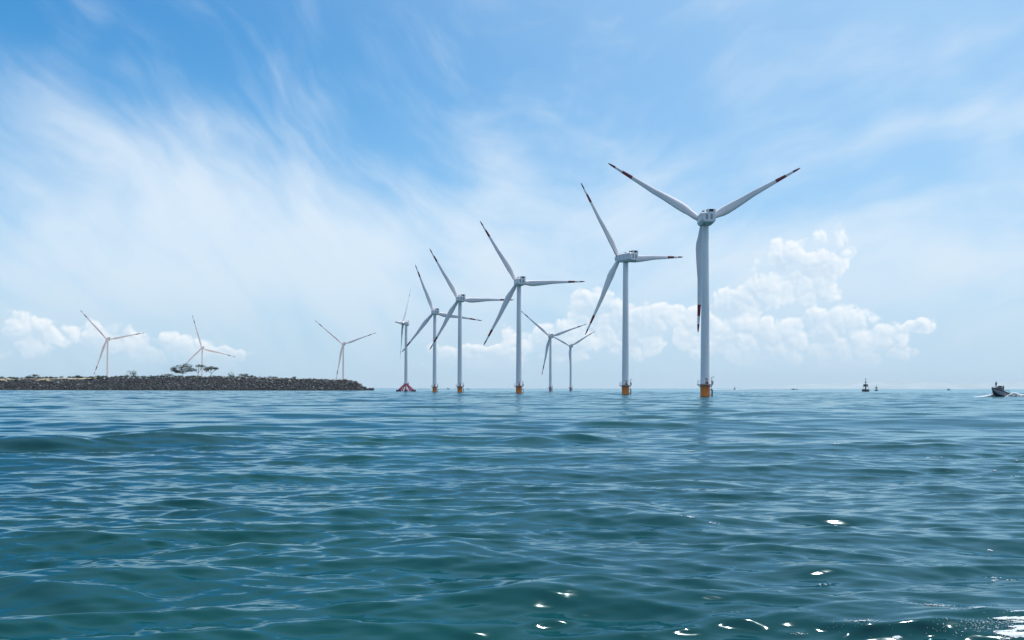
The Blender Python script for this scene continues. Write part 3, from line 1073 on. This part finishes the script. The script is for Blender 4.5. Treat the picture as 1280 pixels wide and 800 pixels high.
def buoy(x, d, s, label):
    px, py = at(x, d)
    t = empty('buoy', (px, py, 0), random.uniform(0, 1), s)
    t.rotation_euler = (R(1.5), R(-1.5), random.uniform(0, 1))
    tag(t, label, 'buoy', 'navigation buoys')
    bm = bmesh.new()
    lathe(bm, [(2.9, -1.2), (3.55, -0.6), (3.6, 1.6), (3.7, 1.7), (3.7, 2.0), (3.3, 2.3), (0.8, 2.5)], 28)
    from_bm('float', bm, M_BUOY, t, smooth=40)
    bm = bmesh.new()
    for k in range(4):
        a = R(45 + 90 * k)
        tube(bm, (2.6 * math.cos(a), 2.6 * math.sin(a), 2.2), (1.9 * math.cos(a), 1.9 * math.sin(a), 7.0), 0.16, 0.13, 7)
    tube(bm, (0, 0, 2.3), (0, 0, 7.0), 0.45, 0.35, 10)
    from_bm('frame', bm, M_BUOY, t)
    bm = bmesh.new()
    for k in range(4):
        a, b = R(45 + 90 * k), R(135 + 90 * k)
        p, q = Vector((2.25 * math.cos(a), 2.25 * math.sin(a), 0)), Vector((2.25 * math.cos(b), 2.25 * math.sin(b), 0))
        for z in (5.2, 5.8, 6.4):
            tube(bm, p + Vector((0, 0, z)), q + Vector((0, 0, z)), 0.14, seg=6)
        if k in (0, 2):
            c = (p + q) / 2
            box(bm, (c.x, c.y, 5.9), (2.4, 0.1, 1.5), rz=(q - p).to_2d().angle_signed(Vector((1, 0))))
    from_bm('daymark_cage', bm, M_BUOY, t)
    bm = bmesh.new()
    lathe(bm, [(2.5, 6.9), (2.6, 7.0), (2.6, 7.2), (1.2, 7.6), (0.5, 8.0)], 20)
    from_bm('gallery', bm, M_BUOY, t, smooth=30)
    bm = bmesh.new()
    lathe(bm, [(0.75, 8.8), (0.7, 9.0), (0.35, 10.6), (0.2, 10.9)], 14)
    tube(bm, (0, 0, 7.8), (0, 0, 9.0), 0.12)
    tube(bm, (0, 0, 10.8), (0, 0, 12.2), 0.10)
    from_bm('topmark', bm, M_BUOY, t, smooth=40)
    bm = bmesh.new()
    lathe(bm, [(0.5, 12.1), (0.55, 12.2), (0.5, 13.0), (0.2, 13.3)], 12)
    from_bm('lantern', bm, M_LAMP, t, smooth=40)


buoy(1082, 1000, 1.0, 'large dark navigation buoy with caged tower and lantern on the horizon')
buoy(1095.5, 1390, 0.66, 'small dark navigation buoy right beside the large one')
buoy(918.3, 1600, 0.52, 'tiny navigation buoy by a white streak, right of the nearest turbine')

# ------------------------------------------------------------------ boats
M_HULL = mat('hull_grey_white', (0.20, 0.22, 0.26), 0.35, var=0.08, scale=0.8)
M_HULL_D = mat('hull_dark_bottom', (0.012, 0.022, 0.045), 0.4, var=0.2, scale=0.8)
M_TUBE = mat('black_rubber', (0.018, 0.020, 0.024), 0.6, var=0.2, scale=2.0)
M_DECK = mat('deck', (0.10, 0.11, 0.12), 0.7, var=0.2, scale=2.0)
M_SCREEN = mat('windscreen', (0.02, 0.03, 0.04), 0.08)
M_SKIN = mat('skin', (0.30, 0.17, 0.11), 0.55)
M_HAIR = mat('hair', (0.015, 0.012, 0.010), 0.6)
M_NAVY = mat('navy_cloth', (0.018, 0.022, 0.040), 0.8, var=0.2, scale=6.0)
M_BLACK = mat('black_cloth', (0.014, 0.014, 0.017), 0.8, var=0.2, scale=6.0)
M_VEST = mat('dark_red_vest', (0.16, 0.03, 0.025), 0.8, var=0.2, scale=6.0)


def hull_bm(L, B, Hb, Hs, keel=-0.5):
    """open motor boat hull, bow at +y, sheer rising from Hs at the stern to Hb; slot 0 topsides, slot 1 bottom"""
    bm = bmesh.new()
    n, prev = 16, None
    for k in range(n + 1):
        f = k / n
        y = -L / 2 + L * f
        w = B / 2 * (0.86 + 0.14 * min(1, f * 3)) * (1 - max(0, (f - 0.45) / 0.55) ** 2.4)
        w = max(w, 0.03)
        top = Hs + (Hb - Hs) * f ** 1.8
        kz = keel + (top - 0.25 - keel) * max(0, (f - 0.72) / 0.28) ** 2.2
        ch = kz + (top - kz) * 0.42
        pts = [(w, top), (w * 0.97, ch + (top - ch) * 0.5), (w * 0.88, ch), (w * 0.45, kz + (ch - kz) * 0.45), (0.0, kz), (-w * 0.45, kz + (ch - kz) * 0.45), (-w * 0.88, ch),
               (-w * 0.97, ch + (top - ch) * 0.5), (-w, top)]
        yy = y + 0.35 * max(0, (f - 0.8) / 0.2)
        rr = [bm.verts.new((px, yy, pz)) for px, pz in pts]
        if prev:
            for a in range(8):
                fc = bm.faces.new((prev[a], prev[a + 1], rr[a + 1], rr[a]))
                fc.material_index = 1 if 2 <= a <= 5 else 0
        else:
            bm.faces.new(rr)
        prev = rr
    return bm


def deck_bm(L, B, Hb, Hs, drop):
    bm = bmesh.new()
    n, prev = 16, None
    for k in range(n + 1):
        f = k / n
        w = B / 2 * (0.86 + 0.14 * min(1, f * 3)) * (1 - max(0, (f - 0.45) / 0.55) ** 2.4) * 0.95
        top = Hs + (Hb - Hs) * f ** 1.8 - drop
        rr = [bm.verts.new((max(w, .02), -L / 2 + L * f + 0.35 * max(0, (f - .8) / .2), top)), bm.verts.new((-max(w, .02), -L / 2 + L * f + 0.35 * max(0, (f - .8) / .2), top))]
        if prev:
            bm.faces.new((prev[0], prev[1], rr[1], rr[0]))
        prev = rr
    return bm


BOAT_X, BOAT_D = 1249.5, 350.0
bpx, bpy_ = at(BOAT_X, BOAT_D)
boat = empty('motor_boat', (bpx, bpy_, 0.25))
boat.rotation_euler = (R(7.5), 0, R(180 - 26 - 28))
tag(boat, 'dark motor boat with people aboard, speeding towards us at the right edge', 'boat')
boat.scale = (1.18, 1.18, 1.18)
L_, B_, HB, HS = 8.2, 3.0, 2.05, 1.25
from_bm('hull', hull_bm(L_, B_, HB, HS), [M_HULL, M_HULL_D], boat, smooth=35)
from_bm('deck', deck_bm(L_, B_, HB, HS, 0.22), M_DECK, boat)
bm = bmesh.new()
pr = None
for sgn in (1, -1):
    pr = None
    for k in range(17):
        f = k / 16
        w = B_ / 2 * (0.86 + 0.14 * min(1, f * 3)) * (1 - max(0, (f - 0.45) / 0.55) ** 2.4)
        p = (sgn * w, -L_ / 2 + L_ * f + 0.35 * max(0, (f - .8) / .2), HS + (HB - HS) * f ** 1.8 + 0.02)
        if pr:
            tube(bm, pr, p, 0.17, seg=8)
        pr = p
from_bm('rubbing_strake', bm, M_TUBE, boat, smooth=60)
bm = bmesh.new()
box(bm, (0.1, 2.2, 1.95), (1.1, 1.2, 0.8), bev=0.06)
from_bm('bow_locker', bm, M_TUBE, boat)
bm = bmesh.new()
box(bm, (0.2, -1.9, 1.3), (2.0, 2.6, 0.7), bev=0.05)
from_bm('helm_step', bm, M_DECK, boat)
bm = bmesh.new()
box(bm, (0, -0.3, 1.95), (1.15, 1.1, 1.5), bev=0.1)
con = from_bm('console', bm, M_TUBE, boat)
bm = bmesh.new()
box(bm, (0, 0.2, 2.95), (1.1, 0.05, 0.6), bev=0.015)
from_bm('windscreen', bm, M_SCREEN, con)
bm = bmesh.new()
for s in (-1, 1):
    tube(bm, (s * 1.2, -3.5, 1.2), (s * 0.9, -3.5, 2.3), 0.06)
tube(bm, (-0.9, -3.5, 2.3), (0.9, -3.5, 2.3), 0.06)
from_bm('stern_frame', bm, M_TUBE, boat)
for s in (-0.55, 0.55):
    bm = bmesh.new()
    box(bm, (s, -4.45, 1.35), (0.5, 0.7, 0.75), bev=0.12)
    box(bm, (s, -4.4, 0.5), (0.2, 0.3, 1.2))
    from_bm('outboard_motor', bm, M_TUBE, boat)
bm = bmesh.new()
for s in (-1, 1):
    q = None
    for k in range(5):
        f = 0.62 + 0.08 * k
        w = B_ / 2 * (1 - max(0, (f - 0.45) / 0.55) ** 2.4) * 0.9
        zz = HS + (HB - HS) * f ** 1.8
        p = (s * w, -L_ / 2 + L_ * f, zz + 0.75)
        tube(bm, (p[0], p[1], zz), p, 0.035, seg=6)
        if q:
            tube(bm, q, p, 0.035, seg=6)
        q = p
from_bm('bow_rail', bm, M_STEEL, boat)


def person(label, where, face, cloth, legs, pose, height=1.75):
    """one continuous skinned body; where: foot position in boat space; face: turn about z; pose: 'stand', 'grip' or 'sit'"""
    k = height / 1.75
    hip = 0.92 if pose != 'sit' else 0.50
    J = {'pelvis': (0, 0, hip), 'belly': (0, 0.0, hip + .2), 'chest': (0, 0.03, hip + .42), 'neck': (0, 0.04, hip + .58), 'jaw': (0, .07, hip + .66), 'head': (0, .06, hip + .76), 'crown': (0, .05, hip + .84)}
    rad = {'pelvis': .15, 'belly': .14, 'chest': .165, 'neck': .055, 'jaw': .075, 'head': .10, 'crown': .06}
    ed = [('pelvis', 'belly'), ('belly', 'chest'), ('chest', 'neck'), ('neck', 'jaw'), ('jaw', 'head'), ('head', 'crown')]
    for s, n in ((1, 'r'), (-1, 'l')):
        J['sh' + n] = (s * .19, .03, hip + .50)
        if pose == 'stand':
            J['el' + n], J['wr' + n] = (s * .25, .0, hip + .22), (s * .25, .10, hip + -.02)
        else:
            J['el' + n], J['wr' + n] = (s * .27, .14, hip + .26), (s * .16, .40, hip + .24)
        d = Vector(J['wr' + n]) - Vector(J['el' + n])
        d.normalize()
        w = Vector(J['wr' + n])
        J['pa' + n] = tuple(w + d * .08)
        rad.update({'sh' + n: .075, 'el' + n: .048, 'wr' + n: .032, 'pa' + n: .036})
        ed += [('chest', 'sh' + n), ('sh' + n, 'el' + n), ('el' + n, 'wr' + n), ('wr' + n, 'pa' + n)]
        side = Vector((1, 0, 0)) if pose != 'stand' else Vector((0, 1, 0))
        for q, off in enumerate((-.03, -.01, .01, .03)):
            f1 = w + d * (.13 + .008 * (1.5 - abs(q - 1.5))) + side * off
            J['f%d%s' % (q, n)] = tuple(f1)
            J['g%d%s' % (q, n)] = tuple(f1 + d * .02 + Vector((0, 0, -.03)))
            rad['f%d%s' % (q, n)] = rad['g%d%s' % (q, n)] = .009
            ed += [('pa' + n, 'f%d%s' % (q, n)), ('f%d%s' % (q, n), 'g%d%s' % (q, n))]
        J['th' + n] = tuple(w + d * .07 - side * (.06 * s))
        rad['th' + n] = .010
        ed.append(('wr' + n, 'th' + n))
        if pose == 'sit':
            J['kn' + n], J['an' + n] = (s * .14, .42, .50), (s * .13, .40, .10)
        else:
            J['kn' + n], J['an' + n] = (s * .13, .05, .50), (s * .15, -.02, .09)
        a = J['an' + n]
        J['to' + n] = (a[0] + s * .02, a[1] + .17, .045)
        J['hp' + n] = (s * .095, 0.01, hip - .06)
        rad.update({'hp' + n: .10, 'kn' + n: .062, 'an' + n: .045, 'to' + n: .040})
        ed += [('pelvis', 'hp' + n), ('hp' + n, 'kn' + n), ('kn' + n, 'an' + n), ('an' + n, 'to' + n)]
    names = list(J)
    me = bpy.data.meshes.new('person')
    me.from_pydata([tuple(c * k for c in J[n]) for n in names], [(names.index(a), names.index(b)) for a, b in ed], [])
    o = bpy.data.objects.new('person', me)
    COL.objects.link(o)
    sk = o.modifiers.new('skin', 'SKIN')
    for i, n in enumerate(names):
        me.skin_vertices[0].data[i].radius = (rad[n] * k, rad[n] * k * (0.72 if n in ('chest', 'belly', 'pelvis') else 1.0))
        me.skin_vertices[0].data[i].use_root = n == 'pelvis'
    sk.use_smooth_shade = True
    ss = o.modifiers.new('sub', 'SUBSURF')
    ss.levels = ss.render_levels = 1
    # skin shows on head and hands, cloth elsewhere (object height)
    mt = bpy.data.materials.new('person_cloth_and_skin')
    mt.use_nodes = True
    N = Nodes(mt.node_tree)
    b = mt.node_tree.nodes['Principled BSDF']
    z = N.n('ShaderNodeSeparateXYZ', {0: N.n('ShaderNodeTexCoord').outputs['Object']}).outputs[2]
    c = N.mix(N.m('GREATER_THAN', z, (hip - .02) * k), legs, cloth)
    c = N.mix(N.m('GREATER_THAN', z, (hip + .585) * k), c, (0.26, 0.15, 0.10))
    N.put(b.inputs['Base Color'], c)
    b.inputs['Roughness'].default_value = 0.8
    me.materials.append(mt)
    o.matrix_world = Matrix.Translation(boat.location) @ boat.rotation_euler.to_matrix().to_4x4() @ Matrix.Scale(1.18, 4) @ Matrix.Translation(where) @ Matrix.Rotation(face, 4, 'Z')
    tag(o, label, 'person')
    # hair / cap, nose and ears
    bm = bmesh.new()
    bmesh.ops.create_uvsphere(bm, u_segments=12, v_segments=8, radius=.112 * k)
    bmesh.ops.delete(bm, geom=[v for v in bm.verts if v.co.z < -.02 * k and v.co.y > -0.02 * k], context='VERTS')
    bmesh.ops.translate(bm, vec=(0, .045 * k, (hip + .79) * k), verts=bm.verts)
    from_bm('hair', bm, M_HAIR, o, smooth=60)
    bm = bmesh.new()
    tube(bm, (0, .14 * k, (hip + .77) * k), (0, .185 * k, (hip + .735) * k), .012 * k, .02 * k, 6)
    for s in (-1, 1):
        tube(bm, (s * .10 * k, .05 * k, (hip + .76) * k), (s * .125 * k, .04 * k, (hip + .77) * k), .03 * k, .025 * k, 6)
    from_bm('nose_and_ears', bm, M_SKIN, o, smooth=60)
    return o


def dk(f):
    return HS + (HB - HS) * f ** 1.8 - 0.22


def spot(x, y):
    return (x, y, dk((y + L_ / 2) / L_) + 0.0)


person('person in dark clothes standing upright at the bow of the motor boat', (0.15, 2.2, 2.35), 0.1, (0.020, 0.022, 0.032), (0.012, 0.013, 0.02), 'stand', 1.9)
person('person in dark clothes at the middle of the motor boat, hands held forward', spot(0.95, -0.2), -0.2, (0.016, 0.018, 0.03), (0.015, 0.015, 0.02), 'grip', 1.9)
person('person in dark red vest standing behind the helm of the motor boat', (-0.15, -1.35, 1.65), 0.0, (0.10, 0.022, 0.022), (0.014, 0.016, 0.025), 'grip', 1.9)
person('person in black standing at the stern of the motor boat', (0.5, -2.7, 1.65), 0.3, (0.014, 0.014, 0.018), (0.02, 0.02, 0.025), 'stand', 1.85)

# far boats
def far_boat(x, d, s, label, heading, cabin=True):
    px, py = at(x, d)
    t = empty('fishing_boat', (px, py, 0), R(heading), s)
    tag(t, label, 'boat', 'small boats on the horizon')
    from_bm('hull', hull_bm(9.0, 2.8, 1.9, 1.2), [M_BUOY, M_BUOY], t, smooth=35)
    from_bm('deck', deck_bm(9.0, 2.8, 1.9, 1.2, 0.15), M_DECK, t)
    bm = bmesh.new()
    if cabin:
        box(bm, (0, -1.0, 2.1), (1.8, 2.6, 1.9), bev=0.15)
        box(bm, (0, -1.0, 3.12), (2.0, 3.0, 0.12))
        from_bm('cabin', bm, M_BUOY, t)
        bm = bmesh.new()
    tube(bm, (0, 0.9, 1.2), (0, 0.9, 5.4), 0.09)
    tube(bm, (0, 0.9, 2.2), (0, 3.6, 4.6), 0.05)
    from_bm('mast', bm, M_BUOY, t)


far_boat(1185.5, 2025, 0.9, 'tiny dark boat on the horizon between the buoys and the motor boat', 20)
far_boat(991.5, 2295, 0.95, 'tiny boat on the horizon, left one of a close pair', 70)
far_boat(996.0, 2565, 0.8, 'tiny low boat on the horizon, right one of a close pair', 80, False)
far_boat(559.5, 1890, 0.75, 'tiny boat on the horizon just right of the smaller orange based turbine', 75)
far_boat(585.0, 2025, 0.75, 'tiny boat on the horizon left of the third largest turbine', 100, False)

# ------------------------------------------------------------------ foam and spray
M_FOAM = bpy.data.materials.new('foam')
M_FOAM.use_nodes = True
fb = M_FOAM.node_tree.nodes['Principled BSDF']
fb.inputs['Base Color'].default_value = (0.66, 0.70, 0.72, 1)
fb.inputs['Roughness'].default_value = 0.8
fb.inputs['Subsurface Weight'].default_value = 0.0


def blobs(name, P, S, flat=0.6, seed=1):
    """small ragged lumps at points P with sizes S, joined into one mesh"""
    g = np.random.default_rng(seed)
    oct_v = np.array([(1, 0, 0), (0, 1, 0), (-1, 0, 0), (0, -1, 0), (0, 0, 1), (0, 0, -1), (.7, .7, .1), (-.7, .7, .1), (-.7, -.7, .1), (.7, -.7, .1)], float)
    oct_f = np.array([(0, 6, 4), (6, 1, 4), (1, 7, 4), (7, 2, 4), (2, 8, 4), (8, 3, 4), (3, 9, 4), (9, 0, 4),
                      (6, 0, 5), (1, 6, 5), (7, 1, 5), (2, 7, 5), (8, 2, 5), (3, 8, 5), (9, 3, 5), (0, 9, 5)])
    V, Fc = [], []
    for k, (p, s) in enumerate(zip(P, S)):
        a = g.uniform(0, 6.28)
        c, sn = math.cos(a), math.sin(a)
        v = oct_v * g.uniform(0.6, 1.3, (10, 1)) * s * np.array([1.0, 1.0, flat])
        v = np.stack([v[:, 0] * c - v[:, 1] * sn, v[:, 0] * sn + v[:, 1] * c, v[:, 2]], -1) * np.array([1.25, 0.85, 1.0])
        V.append(v + p)
        Fc.append(oct_f + 10 * k)
    return link_mesh(name, mesh_np(name, np.concatenate(V), np.concatenate(Fc), M_FOAM))


# bow spray of the motor boat: two sheets thrown out to the sides
g = np.random.default_rng(21)
P, S = [], []
fwd = Vector((math.sin(-boat.rotation_euler.z), math.cos(-boat.rotation_euler.z), 0))
for col0, col1, hmax, n in ((1217, 1241, 0.95, 2200), (1257, 1302, 1.45, 4200)):
    for k in range(n):
        f = g.random()
        x = col0 + (col1 - col0) * f
        prof = (f ** 1.5 if col0 < 1250 else math.exp(-((f - 0.22) / 0.16) ** 2) * 0.9 + 0.55 * math.exp(-((f - 0.6) / 0.4) ** 2))
        d = BOAT_D + g.normal() * 1.6 + (2 if col0 < 1250 else 6 * f)
        P.append(((x - CX) / F_PX * d, d, max(0.02, prof * hmax * g.random() ** 0.7)))
        S.append(g.uniform(0.12, 0.36))
sp = blobs('bow_spray', P, S, 0.8, 4)
tag(sp, 'white bow spray thrown up on both sides of the motor boat', 'spray', kind='stuff')

# foam and drops left by our own boat, lower right, and a few flecks on the sea
P, S = [], []


def flecks(x, y, n, wx, wy, s0, s1):
    d = CAM_Z * F_PX / (y - y0(x))
    X0 = (x - CX) / F_PX * d
    for k in range(n):
        P.append((X0 + g.normal() * wx, d + g.normal() * wy))
        S.append(g.uniform(s0, s1))


flecks(1232, 795, 240, 0.30, 0.12, 0.004, 0.010)
flecks(1168, 770, 70, 0.12, 0.04, 0.005, 0.013)
flecks(1175, 772, 60, 0.4, 0.15, 0.003, 0.007)
flecks(1080, 789, 70, 0.10, 0.03, 0.004, 0.010)
flecks(1085, 790, 60, 0.3, 0.12, 0.003, 0.006)
flecks(1008, 796, 20, 0.05, 0.02, 0.006, 0.010)
flecks(914, 777, 12, 0.1, 0.02, 0.004, 0.007)
for (x, y, n) in ((863, 670, 26), (894, 672, 16), (995, 700, 12), (1115, 597, 16), (1112, 600, 12), (1170, 569, 10), (1246, 585, 10), (1272, 588, 12), (1276, 574, 10),
                  (1250, 730, 26), (1248, 733, 16), (1265, 733, 8), (1248, 696, 12), (1033, 741, 10), (1048, 561, 8)):
    flecks(x, y, n // 2, 0.06 * 220 / (y - 485), 0.02, 0.010 * 220 / (y - 485), 0.024 * 220 / (y - 485))
P = np.array(P)


def foam_sheet(x, y, wx, wy, thr, seed, cell=0.007):
    """ragged lace of foam floating on the water: cells of a fine sheet kept where a noise is high"""
    gg = np.random.default_rng(seed)
    d = CAM_Z * F_PX / (y - y0(x))
    X0 = (x - CX) / F_PX * d
    nx, ny = int(2 * wx / cell), int(2 * wy / cell)
    u, v = np.meshgrid(np.linspace(-1, 1, nx), np.linspace(-1, 1, ny))
    n_ = np.zeros_like(u)
    for o in range(46):
        k_ = 3.0 * 1.09 ** o
        th = gg.uniform(-0.9, 0.9) + math.pi / 2
        n_ += np.sin(k_ * (u * wx / wy * 0.55 * math.cos(th) + v * math.sin(th)) + gg.uniform(0, 6.28)) * 3.2 / (k_ ** 0.55)
    n_ /= n_.std()
    keepc = (n_ + 0.35 * gg.normal(size=n_.shape)) > thr + 2.6 * (u * u + v * v)
    xs, ys, zs = sea_at(X0 + u * wx, d + v * wy)
    base_v = np.stack([xs, ys, zs + 0.006 + 0.006 * np.clip(n_, 0, 2)], -1).reshape(-1, 3)
    ii_, jj_ = np.nonzero(keepc[:-1, :-1])
    f_ = np.stack([ii_ * nx + jj_, ii_ * nx + jj_ + 1, (ii_ + 1) * nx + jj_ + 1, (ii_ + 1) * nx + jj_], -1)
    used, inv_ = np.unique(f_, return_inverse=True)
    return base_v[used], inv_.reshape(f_.shape)


sv, sf, off = [], [], 0
for args in ((1272, 790, 0.44, 0.30, 0.05, 1), (1300, 806, 0.5, 0.4, -0.45, 2), (1168, 770, 0.16, 0.10, 0.4, 3), (1082, 789, 0.15, 0.09, 0.4, 4),
             (1133, 800, 0.09, 0.08, -0.2, 5), (1215, 780, 0.30, 0.12, 0.9, 6)):
    v_, f_ = foam_sheet(*args)
    sv.append(v_)
    sf.append(f_ + off)
    off += len(v_)
lace = link_mesh('foam_lace', mesh_np('foam_lace', np.concatenate(sv), np.concatenate(sf), M_FOAM))
tag(lace, 'lacy white foam of our own wake in the lower right corner', 'foam', kind='stuff')
fx, fy, fz = sea_at(P[:, 0], P[:, 1])
fo = blobs('sea_foam', np.stack([fx, fy, fz + 0.004], -1), S, 0.55, 6)
tag(fo, 'white drops and flecks scattered on the water at the right', 'foam', kind='stuff')

# breaking water far out: low white lines near the horizon
P, S = [], []
for (xa, xb, d, n) in ((885, 937, 1450, 300), (640, 700, 2000, 300), (520, 560, 1700, 90), (700, 775, 2300, 260), (470, 640, 2600, 360), (940, 990, 2100, 60)):
    for k in range(n):
        x = xa + (xb - xa) * g.random()
        P.append(((x - CX) / F_PX * d, d + g.normal() * 3, 0.15 + 0.2 * g.random()))
        S.append(g.uniform(0.5, 1.2))
for (x, d, n) in ((881.3, 347, 60), (781.8, 452, 50), (648.5, 520, 40), (574.8, 600, 30)):      # wash at the turbine feet
    for k in range(n):
        t_ = g.uniform(0, 6.28)
        rr2 = g.uniform(1.6, 2.6)
        P.append(((x - CX) / F_PX * d + rr2 * math.cos(t_) * 1.3, d + rr2 * math.sin(t_), 0.05))
        S.append(g.uniform(0.06, 0.22))
wl = blobs('breaking_surf', P, S, 0.75, 9)
tag(wl, 'thin white lines of breaking water along the horizon', 'surf', kind='stuff')

# ------------------------------------------------------------------ haze
bm = bmesh.new()
box(bm, (0, 0, 76.0), (26000.0, 26000.0, 160.0))
hz = from_bm('haze', bm, [])
hm = bpy.data.materials.new('sea_haze')
hm.use_nodes = True
hm.node_tree.nodes.clear()
HN = Nodes(hm.node_tree)
pv = HN.n('ShaderNodeVolumePrincipled')
pv.inputs['Color'].default_value = (0.80, 0.90, 1.0, 1)
pv.inputs['Density'].default_value = 0.00003
pv.inputs['Anisotropy'].default_value = 0.0
ho = HN.n('ShaderNodeOutputMaterial', {'Volume': pv.outputs[0]})
hz.data.materials.append(hm)
tag(hz, 'thin sea haze over the whole scene', 'haze', kind='stuff')
